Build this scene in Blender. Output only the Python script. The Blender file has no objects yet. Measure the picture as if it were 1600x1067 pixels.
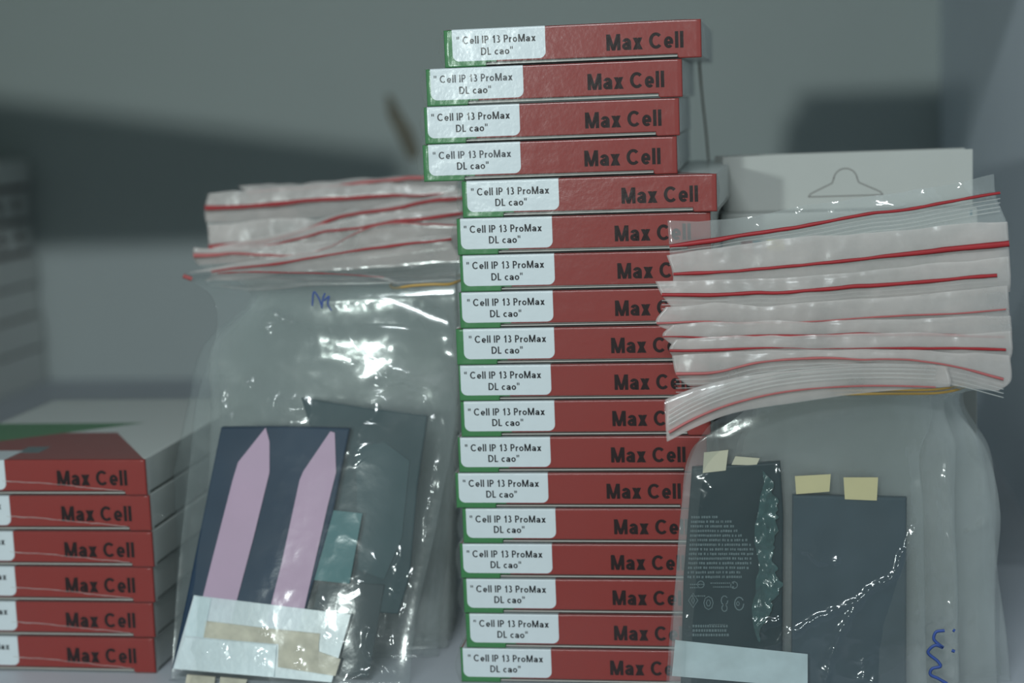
import bpy, bmesh, math, random
import numpy as np
from mathutils import Vector, Matrix
random.seed(7); RNG = np.random.RandomState(11)
S = bpy.context.scene
COL = S.collection

# ------------------------------------------------------------------ camera
F_PX = 2600.0
_v = np.array([-15800., 242., F_PX]); EX = -_v/np.linalg.norm(_v)
EY = np.array([422., -388., F_PX]); EY = EY - EY.dot(EX)*EX; EY /= np.linalg.norm(EY)
EZ = np.cross(EX, EY)                      # world up seen in image axes (right, down, forward)
CAM = np.array([0., -0.66, 0.24])

def P(px, py, Y):
    """world point that lies on the plane y=Y along the line of sight (px, py)"""
    d = np.array([px-800., py-533.5, F_PX])
    r = np.array([EX@d, EY@d, EZ@d])
    return CAM + r*((Y-CAM[1])/r[1])

def PP(px, py, Y):
    d0, d1 = px-800., py-533.5
    rx = EX[0]*d0+EX[1]*d1+EX[2]*F_PX; ry = EY[0]*d0+EY[1]*d1+EY[2]*F_PX; rz = EZ[0]*d0+EZ[1]*d1+EZ[2]*F_PX
    t = (Y-CAM[1])/ry
    return np.stack([CAM[0]+rx*t, CAM[1]+ry*t, CAM[2]+rz*t], -1)

cd = bpy.data.cameras.new('camera'); cam = bpy.data.objects.new('camera', cd); COL.objects.link(cam)
right = (EX[0], EY[0], EZ[0]); up = (-EX[1], -EY[1], -EZ[1]); back = (-EX[2], -EY[2], -EZ[2])
cam.matrix_world = Matrix(((right[0], up[0], back[0], CAM[0]), (right[1], up[1], back[1], CAM[1]),
                           (right[2], up[2], back[2], CAM[2]), (0, 0, 0, 1)))
cd.sensor_width = 36; cd.lens = F_PX/1600*36; cd.clip_start = 0.01; cd.clip_end = 20
cd.dof.use_dof = True; cd.dof.focus_distance = 0.655; cd.dof.aperture_fstop = 5.6
S.camera = cam

# ------------------------------------------------------------------ world, lights, exposure
w = bpy.data.worlds.new('world'); S.world = w; w.use_nodes = True
w.node_tree.nodes['Background'].inputs[0].default_value = (0.66, 0.80, 0.79, 1)
w.node_tree.nodes['Background'].inputs[1].default_value = 0.26

def area(name, loc, target, size, size_y, power, color):
    l = bpy.data.lights.new(name, 'AREA'); l.shape = 'RECTANGLE'; l.size = size; l.size_y = size_y
    l.energy = power; l.color = color
    o = bpy.data.objects.new(name, l); COL.objects.link(o); o.location = loc
    o.rotation_euler = (Vector(target)-Vector(loc)).to_track_quat('-Z', 'Y').to_euler()
    return o
area('ceiling_lamp_light', (-0.14, -1.05, 0.765), (-0.1, 0.1, 0.1), 0.36, 0.025, 7.8, (0.88, 0.975, 1.0))
area('desk_lamp_light', (-0.62, -2.00, 0.370), (-0.1, 0.3, 0.2), 0.07, 0.07, 11, (0.88, 1.0, 0.97))
S.view_settings.view_transform = 'Standard'; S.view_settings.look = 'None'
S.view_settings.exposure = 0.0; S.view_settings.gamma = 1.0; S.view_settings.use_curve_mapping = False
S.render.engine = 'CYCLES'
S.cycles.transparent_max_bounces = 48; S.cycles.max_bounces = 8; S.cycles.caustics_reflective = False
S.cycles.use_denoising = True; S.cycles.sample_clamp_indirect = 3

# ------------------------------------------------------------------ materials
def newmat(name):
    m = bpy.data.materials.new(name); m.use_nodes = True
    nt = m.node_tree; nt.nodes.clear()
    out = nt.nodes.new('ShaderNodeOutputMaterial')
    return m, nt, out

def N(nt, t, **kw):
    n = nt.nodes.new(t)
    for k, v in kw.items(): setattr(n, k, v)
    return n

def plain(name, color, rough=0.6, noise=0.06, scale=60., bump=0.0, bscale=400., coat=0.0, spec=0.5):
    m, nt, out = newmat(name)
    b = N(nt, 'ShaderNodeBsdfPrincipled'); nt.links.new(b.outputs[0], out.inputs[0])
    b.inputs['Roughness'].default_value = rough
    b.inputs['Specular IOR Level'].default_value = spec
    b.inputs['Coat Weight'].default_value = coat; b.inputs['Coat Roughness'].default_value = 0.08
    tc = N(nt, 'ShaderNodeTexCoord')
    nz = N(nt, 'ShaderNodeTexNoise'); nz.inputs['Scale'].default_value = scale; nz.inputs['Detail'].default_value = 4
    nt.links.new(tc.outputs['Object'], nz.inputs['Vector'])
    mx = N(nt, 'ShaderNodeMix', data_type='RGBA')
    mx.inputs[6].default_value = tuple(c*(1-noise) for c in color)+(1,)
    mx.inputs[7].default_value = tuple(min(1, c*(1+noise)) for c in color)+(1,)
    nt.links.new(nz.outputs['Fac'], mx.inputs[0]); nt.links.new(mx.outputs[2], b.inputs['Base Color'])
    if bump:
        n2 = N(nt, 'ShaderNodeTexNoise'); n2.inputs['Scale'].default_value = bscale
        nt.links.new(tc.outputs['Object'], n2.inputs['Vector'])
        bp = N(nt, 'ShaderNodeBump'); bp.inputs['Strength'].default_value = bump; bp.inputs['Distance'].default_value = 0.0005
        nt.links.new(n2.outputs['Fac'], bp.inputs['Height']); nt.links.new(bp.outputs[0], b.inputs['Normal'])
    return m

def film(name, haze, tint=(0.80, 0.83, 0.82), rough=0.12, gl=1.6, bump=0.25, bscale=350., gcol=(1, 1, 1), base=0.0):
    """thin clear plastic: transparent + a little milky scatter + fresnel gloss"""
    m, nt, out = newmat(name)
    tr = N(nt, 'ShaderNodeBsdfTransparent'); tr.inputs[0].default_value = (0.985, 0.99, 0.985, 1)
    df = N(nt, 'ShaderNodeBsdfDiffuse'); df.inputs[0].default_value = tint+(1,)
    tl = N(nt, 'ShaderNodeBsdfTranslucent'); tl.inputs[0].default_value = tint+(1,)
    ad = N(nt, 'ShaderNodeMixShader'); ad.inputs[0].default_value = 0.45
    nt.links.new(df.outputs[0], ad.inputs[1]); nt.links.new(tl.outputs[0], ad.inputs[2])
    lw = N(nt, 'ShaderNodeLayerWeight'); lw.inputs['Blend'].default_value = 0.35
    tc = N(nt, 'ShaderNodeTexCoord')
    nz = N(nt, 'ShaderNodeTexNoise'); nz.inputs['Scale'].default_value = 35; nz.inputs['Detail'].default_value = 5
    nt.links.new(tc.outputs['Object'], nz.inputs['Vector'])
    # haze = haze*(0.6..1.4 noise) + facing*0.35
    mr = N(nt, 'ShaderNodeMapRange'); mr.inputs[1].default_value = 0.3; mr.inputs[2].default_value = 0.7
    mr.inputs[3].default_value = haze*0.6; mr.inputs[4].default_value = haze*1.35
    nt.links.new(nz.outputs['Fac'], mr.inputs[0])
    fc = N(nt, 'ShaderNodeMath', operation='MULTIPLY_ADD'); fc.inputs[1].default_value = 0.30
    nt.links.new(lw.outputs['Facing'], fc.inputs[0]); 
    pw = N(nt, 'ShaderNodeMath', operation='POWER'); pw.inputs[1].default_value = 3.0
    nt.links.new(lw.outputs['Facing'], pw.inputs[0]); nt.links.new(pw.outputs[0], fc.inputs[0])
    nt.links.new(mr.outputs[0], fc.inputs[2]); fc.use_clamp = True
    m1 = N(nt, 'ShaderNodeMixShader'); nt.links.new(fc.outputs[0], m1.inputs[0])
    nt.links.new(tr.outputs[0], m1.inputs[1]); nt.links.new(ad.outputs[0], m1.inputs[2])
    g = N(nt, 'ShaderNodeBsdfGlossy'); g.inputs['Roughness'].default_value = rough; g.inputs[0].default_value = gcol+(1,)
    p5 = N(nt, 'ShaderNodeMath', operation='POWER'); p5.inputs[1].default_value = 5.0     # Schlick, same from both sides
    lf = N(nt, 'ShaderNodeLayerWeight'); nt.links.new(lf.outputs['Facing'], p5.inputs[0])
    fm = N(nt, 'ShaderNodeMath', operation='MULTIPLY_ADD'); fm.inputs[1].default_value = 0.75*min(gl, 1.2); fm.inputs[2].default_value = 0.04*gl+base
    fm.use_clamp = True
    nt.links.new(p5.outputs[0], fm.inputs[0])
    m2 = N(nt, 'ShaderNodeMixShader'); nt.links.new(fm.outputs[0], m2.inputs[0])
    nt.links.new(m1.outputs[0], m2.inputs[1]); nt.links.new(g.outputs[0], m2.inputs[2])
    nt.links.new(m2.outputs[0], out.inputs[0])
    if bump:
        n2 = N(nt, 'ShaderNodeTexNoise'); n2.inputs['Scale'].default_value = bscale; n2.inputs['Detail'].default_value = 3
        nt.links.new(tc.outputs['Object'], n2.inputs['Vector'])
        bp = N(nt, 'ShaderNodeBump'); bp.inputs['Strength'].default_value = bump; bp.inputs['Distance'].default_value = 0.0006
        nt.links.new(n2.outputs['Fac'], bp.inputs['Height'])
        nt.links.new(bp.outputs[0], g.inputs['Normal'])
    return m

def box_print():
    """flat print of the battery boxes in box coordinates: red and green wrap, white card"""
    m, nt, out = newmat('box_print')
    b = N(nt, 'ShaderNodeBsdfPrincipled'); nt.links.new(b.outputs[0], out.inputs[0])
    b.inputs['Roughness'].default_value = 0.5; b.inputs['Specular IOR Level'].default_value = 0.25
    tc = N(nt, 'ShaderNodeTexCoord'); sp = N(nt, 'ShaderNodeSeparateXYZ'); nt.links.new(tc.outputs['Object'], sp.inputs[0])
    def M(op, a, bb):
        n = N(nt, 'ShaderNodeMath', operation=op)
        for i, x in enumerate((a, bb)):
            if isinstance(x, (int, float)): n.inputs[i].default_value = x
            else: nt.links.new(x, n.inputs[i])
        return n.outputs[0]
    x, y, z = sp.outputs
    RED = (0.235, 0.026, 0.022, 1); GRN = (0.035, 0.175, 0.055, 1); WHT = (0.60, 0.62, 0.61, 1)
    def mix(f, a, c):
        n = N(nt, 'ShaderNodeMix', data_type='RGBA'); nt.links.new(f, n.inputs[0])
        for i, q in ((6, a), (7, c)):
            if isinstance(q, tuple): n.inputs[i].default_value = q
            else: nt.links.new(q, n.inputs[i])
        return n.outputs[2]
    nz = N(nt, 'ShaderNodeTexNoise'); nz.inputs['Scale'].default_value = 900; nt.links.new(tc.outputs['Object'], nz.inputs['Vector'])
    red = mix(nz.outputs['Fac'], (0.20, 0.017, 0.015, 1), (0.26, 0.025, 0.020, 1))
    front = mix(M('LESS_THAN', x, 0.021), red, GRN)
    # top: red wedge, green band behind it, white beyond
    inred = M('MULTIPLY', M('LESS_THAN', y, 0.056), M('GREATER_THAN', M('SUBTRACT', 0.102, x), M('MULTIPLY', y, 0.62)))
    ingreen = M('MULTIPLY', M('LESS_THAN', y, 0.078), M('GREATER_THAN', M('ADD', M('MULTIPLY', y, 1.3), M('SUBTRACT', 0.045, x)), 0.075))
    gx = M('GREATER_THAN', y, M('ADD', M('MULTIPLY', x, 0.55), 0.008))
    top = mix(inred, WHT, red)
    top = mix(M('MULTIPLY', ingreen, gx), top, GRN)
    istop = M('MULTIPLY', M('GREATER_THAN', z, 0.0143), M('GREATER_THAN', y, 0.0012))
    side = M('MAXIMUM', M('LESS_THAN', x, 0.0003), M('GREATER_THAN', x, 0.1017))
    side = M('MULTIPLY', side, M('GREATER_THAN', y, 0.0012))
    isbody = M('GREATER_THAN', y, 0.0030)
    c = mix(isbody, front, WHT)
    c = mix(istop, c, top)
    c = mix(side, c, WHT)
    nt.links.new(c, b.inputs['Base Color'])
    return m

M_WALL = plain('painted_board', (0.60, 0.66, 0.65), 0.5, 0.03, 12, 0.15, 300)
M_WALLR = plain('lit_side_board', (0.74, 0.80, 0.88), 0.5, 0.03, 12, 0.15, 300)  # paler than the back board; the light on it is put into the colour
M_FLOOR = plain('shelf_board', (0.50, 0.53, 0.58), 0.5, 0.04, 15, 0.15, 300)
M_PRINT = box_print()
M_CARDEDGE = plain('card_edge', (0.50, 0.48, 0.45), 0.7, 0.08, 200)
M_LABEL = plain('paper_label', (0.60, 0.65, 0.69), 0.5, 0.04, 300, 0.1, 900)
M_INK = plain('black_ink', (0.012, 0.012, 0.016), 0.6, 0.3, 200, spec=0.05)
M_INK2 = plain('worn_black_ink', (0.05, 0.055, 0.065), 0.55, 0.6, 120, spec=0.05)
M_INKR = plain('black_ink_on_red', (0.016, 0.007, 0.008), 0.6, 0.2, 200, spec=0.05)
M_WRAP = film('shrink_wrap', 0.018, rough=0.2, gl=0.55, bump=0.1, bscale=500., base=0.0)
M_BAG = film('bag_film', 0.19, tint=(0.60, 0.64, 0.64), rough=0.15, gl=1.3, bump=0.12, bscale=220.)
M_BAGCLEAR = film('clear_bag_film', 0.065, tint=(0.58, 0.67, 0.70), rough=0.12, gl=1.1, bump=0.10, bscale=220.)
M_FAN = film('bag_mouth_film', 0.42, tint=(0.84, 0.77, 0.75), rough=0.26, gl=0.6, bump=0.3, bscale=180.)
M_FANCLEAR = film('clear_mouth_film', 0.20, tint=(0.78, 0.82, 0.82), rough=0.10, gl=1.8, bump=0.8, bscale=140.)
M_ZIP = plain('red_zip_strip', (0.33, 0.016, 0.022), 0.5, 0.15, 150, coat=0.0)
M_ZIPPALE = plain('pale_red_zip_strip', (0.42, 0.11, 0.11), 0.5, 0.2, 150)
M_RIB = film('zip_rib', 0.38, tint=(0.92, 0.92, 0.90), rough=0.2, gl=1.0, bump=0)
M_BATT = plain('black_battery_wrap', (0.011, 0.026, 0.032), 0.5, 0.25, 60, 0.2, 200, spec=0.2)
M_BATTB = plain('hazed_battery_wrap', (0.045, 0.068, 0.084), 0.5, 0.25, 60, spec=0.2)  # lighter tone carries the haze of the film over this battery
M_BATTBLUE = plain('dark_blue_battery_wrap', (0.005, 0.024, 0.055), 0.5, 0.35, 25, spec=0.2)
M_TEAL = plain('teal_circuit_film', (0.035, 0.13, 0.14), 0.4, 0.2, 60, spec=0.25)
M_TAB = plain('cream_tape_tab', (0.50, 0.47, 0.35), 0.6, 0.1, 80)
M_TAB2 = plain('yellow_cream_tape_tab', (0.55, 0.49, 0.27), 0.6, 0.1, 80)
M_PINK = plain('pink_pull_strip', (0.45, 0.30, 0.42), 0.55, 0.08, 40)
M_CLEARLABEL = film('translucent_label', 0.72, tint=(0.86, 0.95, 0.98), rough=0.3, gl=1.2, bump=0.1)
M_WHITELABEL = film('milky_label', 0.80, tint=(0.78, 0.90, 0.93), rough=0.3, gl=1.2, bump=0.1)
M_BEIGE = plain('beige_foam_pad', (0.50, 0.46, 0.36), 0.6, 0.5, 160)
M_FOIL = plain('crumpled_foil_edge', (0.028, 0.070, 0.072), 0.24, 0.6, 250, 0.6, 150, coat=0.5)
M_BAND = plain('rubber_band', (0.44, 0.27, 0.07), 0.5, 0.15, 120)
M_BANDB = plain('brown_rubber_band', (0.12, 0.075, 0.035), 0.5, 0.15, 120)
M_CARTON = plain('white_carton', (0.40, 0.41, 0.39), 0.55, 0.03, 60, 0.1, 500)
M_CUT = plain('die_cut_line', (0.14, 0.13, 0.12), 0.7, 0.1)
M_PENBLUE = plain('blue_marker', (0.03, 0.07, 0.28), 0.5, 0.2)
M_SMALLPRINT = plain('grey_small_print', (0.09, 0.13, 0.14), 0.6, 0.35, 400)
M_PRED = plain('maroon_print', (0.20, 0.04, 0.05), 0.6); M_PTEAL = plain('teal_print', (0.02, 0.14, 0.20), 0.6)
M_PYEL = plain('yellow_print', (0.62, 0.55, 0.15), 0.6); M_PDARK = plain('brown_black_print_and_gap_shade', (0.035, 0.018, 0.018), 0.6)
M_STAIN = plain('dried_glue', (0.26, 0.235, 0.18), 0.6, 0.25, 60)
M_BGCARD = plain('off_white_carton', (0.66, 0.68, 0.66), 0.7, 0.06, 20)

# ------------------------------------------------------------------ object helpers
def mesh_obj(name, verts, faces, mat, parent=None, smooth=False):
    me = bpy.data.meshes.new(name); me.from_pydata([tuple(map(float, v)) for v in verts], [], faces); me.update()
    if mat: me.materials.append(mat)
    if smooth: me.polygons.foreach_set('use_smooth', [True]*len(me.polygons))
    return link(name, me, parent)

def link(name, me, parent=None):
    o = bpy.data.objects.new(name, me); COL.objects.link(o)
    if parent: o.parent = parent
    return o

def from_bm(name, bm, mat, parent=None, smooth=False):
    bmesh.ops.recalc_face_normals(bm, faces=bm.faces)
    me = bpy.data.meshes.new(name); bm.to_mesh(me); bm.free(); me.materials.append(mat)
    if smooth: me.polygons.foreach_set('use_smooth', [True]*len(me.polygons))
    return link(name, me, parent)

def empty(name, loc, label, cat, group=None):
    o = bpy.data.objects.new(name, None); COL.objects.link(o); o.location = loc; o.empty_display_size = 0.01
    o['label'] = label; o['category'] = cat
    if group: o['group'] = group
    return o

def tag(o, label, cat, group=None):
    o['label'] = label; o['category'] = cat
    if group: o['group'] = group
    return o

def bm_box(bm, x0, x1, y0, y1, z0, z1, bevel=0.0):
    r = bmesh.ops.create_cube(bm, size=1)
    bmesh.ops.transform(bm, verts=r['verts'], matrix=Matrix.Translation(((x0+x1)/2, (y0+y1)/2, (z0+z1)/2)) @ Matrix.Diagonal((x1-x0, y1-y0, z1-z0, 1)))
    if bevel:
        ed = list({e for v in r['verts'] for e in v.link_edges})
        bmesh.ops.bevel(bm, geom=ed, offset=bevel, segments=2, affect='EDGES', profile=0.5)

def box_obj(name, x0, x1, y0, y1, z0, z1, mat, parent=None, bevel=0.0):
    bm = bmesh.new(); bm_box(bm, x0, x1, y0, y1, z0, z1, bevel)
    return from_bm(name, bm, mat, parent)

def prism(name, poly, y0, y1, mat, parent=None, bevel=0.0):
    """polygon in x,z extruded from y0 to y1"""
    bm = bmesh.new()
    a = [bm.verts.new((x, y0, z)) for x, z in poly]; b = [bm.verts.new((x, y1, z)) for x, z in poly]
    n = len(poly)
    fa = bm.faces.new(a); bm.faces.new(b[::-1])
    for i in range(n): bm.faces.new((a[i], b[i], b[(i+1) % n], a[(i+1) % n]))
    bm.normal_update()
    if bevel: bmesh.ops.bevel(bm, geom=list(fa.edges), offset=bevel, segments=2, affect='EDGES', profile=0.5)
    bmesh.ops.triangulate(bm, faces=[f for f in bm.faces if len(f.verts) > 4])
    return from_bm(name, bm, mat, parent)

def text_mesh(name, body, width, height, stem, mat, xh=0.72, gap=0.16, thin=0.85):
    """front-facing sans lettering drawn with broad strokes, in x,z; lower left corner at the origin, cap height = height"""
    Q = []; w_ = stem; h_ = stem*thin
    def poly(p, X): Q.append([(X+a, b) for a, b in p])
    def barv(x, y0, y1, X, ww=None): ww = ww or w_; poly([(x-ww/2, y0), (x+ww/2, y0), (x+ww/2, y1), (x-ww/2, y1)], X)
    def barh(x0, x1, y, X): poly([(x0, y-h_/2), (x1, y-h_/2), (x1, y+h_/2), (x0, y+h_/2)], X)
    def arc(cx, cy, rx, ry, a0, a1, X, n=14):
        for k in range(n):
            t0, t1 = [math.radians(a0+(a1-a0)*(k+d)/n) for d in (0, 1)]
            poly([(cx+(rx+w_/2)*math.cos(t0), cy+(ry+h_/2)*math.sin(t0)), (cx+(rx+w_/2)*math.cos(t1), cy+(ry+h_/2)*math.sin(t1)),
                  (cx+(rx-w_/2)*math.cos(t1), cy+(ry-h_/2)*math.sin(t1)), (cx+(rx-w_/2)*math.cos(t0), cy+(ry-h_/2)*math.sin(t0))], X)
    X = 0.0; e = h_/2
    for ch in body:
        adv = 0.3
        if ch == 'M':
            adv = 0.92; barv(w_/2, 0, 1, X); barv(adv-w_/2, 0, 1, X); d = w_*1.15
            poly([(0, 1), (d, 1), (adv/2+d*0.42, 0), (adv/2-d*0.42, 0)], X); poly([(adv-d, 1), (adv, 1), (adv/2+d*0.42, 0), (adv/2-d*0.42, 0)], X)
        elif ch == 'a':
            adv = 0.60; barv(adv-w_/2, 0, xh*0.62, X); ry = xh*0.27
            arc(adv*0.5+0.0, xh-e-ry, adv*0.5-w_/2, ry, 0, 158, X); arc(adv*0.44, xh*0.27+e*0.3, adv*0.44-w_/2, xh*0.27-e*0.7, 0, 360, X, 18)
            barh(adv*0.4, adv-w_/2, xh*0.54, X)
        elif ch == 'x':
            adv = 0.64; d = w_*1.28; poly([(0.01, xh), (d, xh), (adv, 0), (adv-d, 0)], X); poly([(adv-d, xh), (adv-0.01, xh), (d, 0), (0, 0)], X)
        elif ch == 'C': adv = 0.86; arc(0.45, 0.5, 0.45-w_/2, 0.5-e, 42, 318, X, 22)
        elif ch == 'c': adv = 0.54; arc(0.31, xh/2, 0.31-w_/2, xh/2-e, 48, 312, X, 16)
        elif ch == 'e': adv = 0.62; arc(0.31, xh/2, 0.31-w_/2, xh/2-e, 0, 318, X, 18); barh(w_/2, 0.60, xh*0.48, X)
        elif ch == 'o': adv = 0.64; arc(0.32, xh/2, 0.32-w_/2, xh/2-e, 0, 360, X, 20)
        elif ch == 'l': adv = w_; barv(w_/2, 0, 1.02, X)
        elif ch == 'I': adv = w_; barv(w_/2, 0, 1, X)
        elif ch in 'PR':
            adv = 0.60; barv(w_/2, 0, 1, X); barh(w_/2, 0.32, 1-e, X); barh(w_/2, 0.32, 0.45, X); arc(0.32, 0.725-e/2, 0.28-w_/2, 0.275-e/2, -90, 90, X, 10)
            if ch == 'R': poly([(0.22, 0.45), (0.22+w_*1.1, 0.45), (0.64, 0), (0.64-w_*1.15, 0)], X)
        elif ch == 'E': adv = 0.58; barv(w_/2, 0, 1, X); barh(0, adv, 1-e, X); barh(0, adv*0.95, 0.52, X); barh(0, adv, e, X)
        elif ch == 'S': adv = 0.62; arc(0.31, 0.745-e/2, 0.31-w_/2, 0.255-e/2, 30, 270, X, 14); arc(0.31, 0.255+e/2, 0.31-w_/2, 0.255-e/2, -150, 90, X, 14)
        elif ch == 'D': adv = 0.76; barv(w_/2, 0, 1, X); barh(w_/2, 0.30, 1-e, X); barh(w_/2, 0.30, e, X); arc(0.30, 0.5, 0.46-w_/2, 0.5-e, -90, 90, X, 14)
        elif ch == 'L': adv = 0.50; barv(w_/2, 0, 1, X); barh(0, 0.50, e, X)
        elif ch == '1': adv = 0.42; barv(0.30, 0, 1, X); poly([(0.04, 0.74), (0.30, 1), (0.30, 0.80), (0.12, 0.63)], X)
        elif ch == '3': adv = 0.58; arc(0.27, 0.735, 0.24-w_/2, 0.265-e, -90, 140, X); arc(0.27, 0.275, 0.29-w_/2, 0.275-e, -140, 90, X)
        elif ch == 'r': adv = 0.36; barv(w_/2, 0, xh, X); arc(0.34, xh-0.30, 0.34-w_/2, 0.30-e, 85, 170, X, 6)
        elif ch == '"': adv = 0.34; barv(0.07, 0.66, 1, X, 0.13); barv(0.29, 0.66, 1, X, 0.13)
        elif ch == ' ': adv = 0.22
        X += adv+gap
    W_ = X-gap; sx = width/W_
    V, F = [], []
    for q_ in Q:
        F.append(tuple(range(len(V), len(V)+len(q_))))
        for a, b in q_: V.append((a*sx, -0.00006-0.0000004*(len(F) % 5), b*height))
    me = bpy.data.meshes.new(name); me.from_pydata(V, [], F); me.update(); me.materials.append(mat)
    return me

# ---- numpy noise
def vnoise(x, y, seed):
    xi = np.floor(x).astype(int); yi = np.floor(y).astype(int); fx = x-xi; fy = y-yi
    fx = fx*fx*(3-2*fx); fy = fy*fy*(3-2*fy)
    def h(a, b):
        n = (a*374761393 + b*668265263 + seed*982451653) & 0x7fffffff
        n = (n ^ (n >> 13))*1274126177 & 0x7fffffff
        return ((n ^ (n >> 16)) & 0xffff)/65535.0
    return (h(xi, yi)*(1-fx)+h(xi+1, yi)*fx)*(1-fy)+(h(xi, yi+1)*(1-fx)+h(xi+1, yi+1)*fx)*fy
def fbm(x, y, seed, octv=4):
    s = 0; a = 1; t = 0
    for k in range(octv):
        s = s+a*(vnoise(x, y, seed+k*17)-0.5); t += a; a *= 0.5; x = x*2.03; y = y*2.03
    return s/t*2
def crumple(x, y, seed):
    """creased-film relief: folded ridges"""
    a = 1-np.abs(fbm(x, y, seed, 3))*2.2; b = 1-np.abs(fbm(x*1.9+5, y*1.9, seed+9, 3))*2.2
    return a*0.65+b*0.35
def seg_dist(x, y, pts):
    best = np.full(x.shape, 1e9); tt = np.zeros(x.shape)
    n = len(pts)-1
    for i in range(n):
        ax, ay = pts[i]; bx, by = pts[i+1]; dx, dy = bx-ax, by-ay; L = dx*dx+dy*dy
        t = np.clip(((x-ax)*dx+(y-ay)*dy)/L, 0, 1)
        d = np.hypot(x-(ax+t*dx), y-(ay+t*dy)); m = d < best
        best[m] = d[m]; tt[m] = (i+t[m])/n
    return best, tt

def interp_rows(rows, nu, nv):
    """rows of (px,py,Y) control points -> smooth grid [nv,nu,3]"""
    R = []
    for r in rows:
        r = np.array(r, float)
        s = np.r_[0, np.cumsum(np.hypot(np.diff(r[:, 0]), np.diff(r[:, 1])))]; s /= s[-1]
        u = np.linspace(0, 1, nu)
        R.append(np.stack([catmull(s, r[:, k], u) for k in range(3)], 1))
    R = np.array(R)
    # row parameter by mean distance
    Y = R[:, :, 2]*3000
    d = np.sqrt((np.diff(R[:, :, 0], axis=0)**2+np.diff(R[:, :, 1], axis=0)**2+np.diff(Y, axis=0)**2).mean(1))
    s = np.r_[0, np.cumsum(np.maximum(d, 4))]; sn = s/s[-1]
    v = np.linspace(0, 1, nv)
    G = np.zeros((nv, nu, 3))
    for k in range(3):
        G[:, :, k] = catmull(sn, R[:, :, k], v)
    return G, sn

def catmull(s, val, q):
    """monotone-ish cubic hermite through (s,val); val may be [n,m]"""
    val = np.asarray(val, float); one = val.ndim == 1
    if one: val = val[:, None]
    n = len(s)
    if n == 2: 
        out = val[0]+(val[1]-val[0])*q[:, None]
        return out[:, 0] if one else out
    d = np.diff(val, axis=0)/np.diff(s)[:, None]
    m = np.zeros_like(val); m[0] = d[0]; m[-1] = d[-1]
    w0 = np.diff(s)
    m[1:-1] = (d[:-1]*w0[1:, None]+d[1:]*w0[:-1, None])/(w0[1:]+w0[:-1])[:, None]
    i = np.clip(np.searchsorted(s, q, 'right')-1, 0, n-2)
    h = (s[i+1]-s[i]); t = ((q-s[i])/h)[:, None]; h = h[:, None]
    out = (2*t**3-3*t**2+1)*val[i]+(t**3-2*t**2+t)*h*m[i]+(-2*t**3+3*t**2)*val[i+1]+(t**3-t**2)*h*m[i+1]
    return out[:, 0] if one else out

def gridfaces(nv, nu, off=0, flip=False):
    idx = np.arange(nv*nu).reshape(nv, nu)+off
    q = np.stack([idx[:-1, :-1], idx[:-1, 1:], idx[1:, 1:], idx[1:, :-1]], -1).reshape(-1, 4)
    if flip: q = q[:, ::-1]
    return q

def np_mesh(name, V, Fq, mat, parent=None, smooth=True):
    me = bpy.data.meshes.new(name)
    me.vertices.add(len(V)); me.vertices.foreach_set('co', np.asarray(V, 'f').ravel())
    me.loops.add(Fq.size); me.loops.foreach_set('vertex_index', Fq.astype('i').ravel())
    me.polygons.add(len(Fq)); me.polygons.foreach_set('loop_start', np.arange(0, Fq.size, 4, dtype='i'))
    me.update(calc_edges=True); me.validate()
    if smooth: me.polygons.foreach_set('use_smooth', [True]*len(me.polygons))
    me.materials.append(mat)
    return link(name, me, parent)

def bag_film(name, rows, mat, parent, nu=90, nv=140, thick=0.005, amp=0.0005, cs=45., ridges=(), seed=1, vthin=0.0, zmin=0.0006, ymax=None):
    """two films of a bag joined along both side seams (front film carries the creases)"""
    G, sn = interp_rows(rows, nu, nv)
    u = np.linspace(0, 1, nu)[None, :]; v = np.linspace(0, 1, nv)[:, None]
    prof = (1-np.abs(2*u-1)**5)*np.clip((v-vthin)/0.12, 0.08, 1)*np.ones_like(v)
    W = PP(G[..., 0], G[..., 1], G[..., 2])
    X, Z = W[..., 0], W[..., 2]
    low = amp*(1.2*fbm(X*30, Z*22, seed, 3))
    cr = amp*1.0*crumple(X*cs, Z*cs*0.8, seed+3)
    rh = np.zeros_like(X)
    for rd in ridges:
        pts, wd, hh = rd[:3]
        jx = G[..., 0]+fbm(G[..., 0]/16, G[..., 1]/16, seed+31, 2)*5; jy = G[..., 1]+fbm(G[..., 0]/16+9, G[..., 1]/16, seed+37, 2)*5
        d, t = seg_dist(jx, jy, pts)
        mod = 0.45+0.9*vnoise(t*len(pts)*2.6, t*0+seed, seed+5)
        rh += 0.72*hh*mod*np.exp(-(d/(wd*1.5))**1.7)*np.clip(np.minimum(t, 1-t)*12+0.25, 0, 1)
    Wf = W.copy(); Wf[..., 1] -= low+cr+rh*0.001+prof*thick*0.5
    Wb = W.copy(); Wb[..., 1] += prof*thick*0.5+0.0002+amp*0.8*fbm(X*50, Z*50, seed+60, 3)
    for A in (Wf, Wb): A[..., 2] = np.maximum(A[..., 2], zmin)
    V = np.concatenate([Wf.reshape(-1, 3), Wb.reshape(-1, 3)])
    n = nv*nu; a = np.arange(nv)*nu
    Lq = np.stack([a[:-1], a[1:], a[1:]+n, a[:-1]+n], -1); b = a+nu-1
    Rq = np.stack([b[:-1], b[:-1]+n, b[1:]+n, b[1:]], -1)
    Fq = np.concatenate([gridfaces(nv, nu), gridfaces(nv, nu, n, True), Lq, Rq])
    return np_mesh(name, V, Fq, mat, parent)

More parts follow.
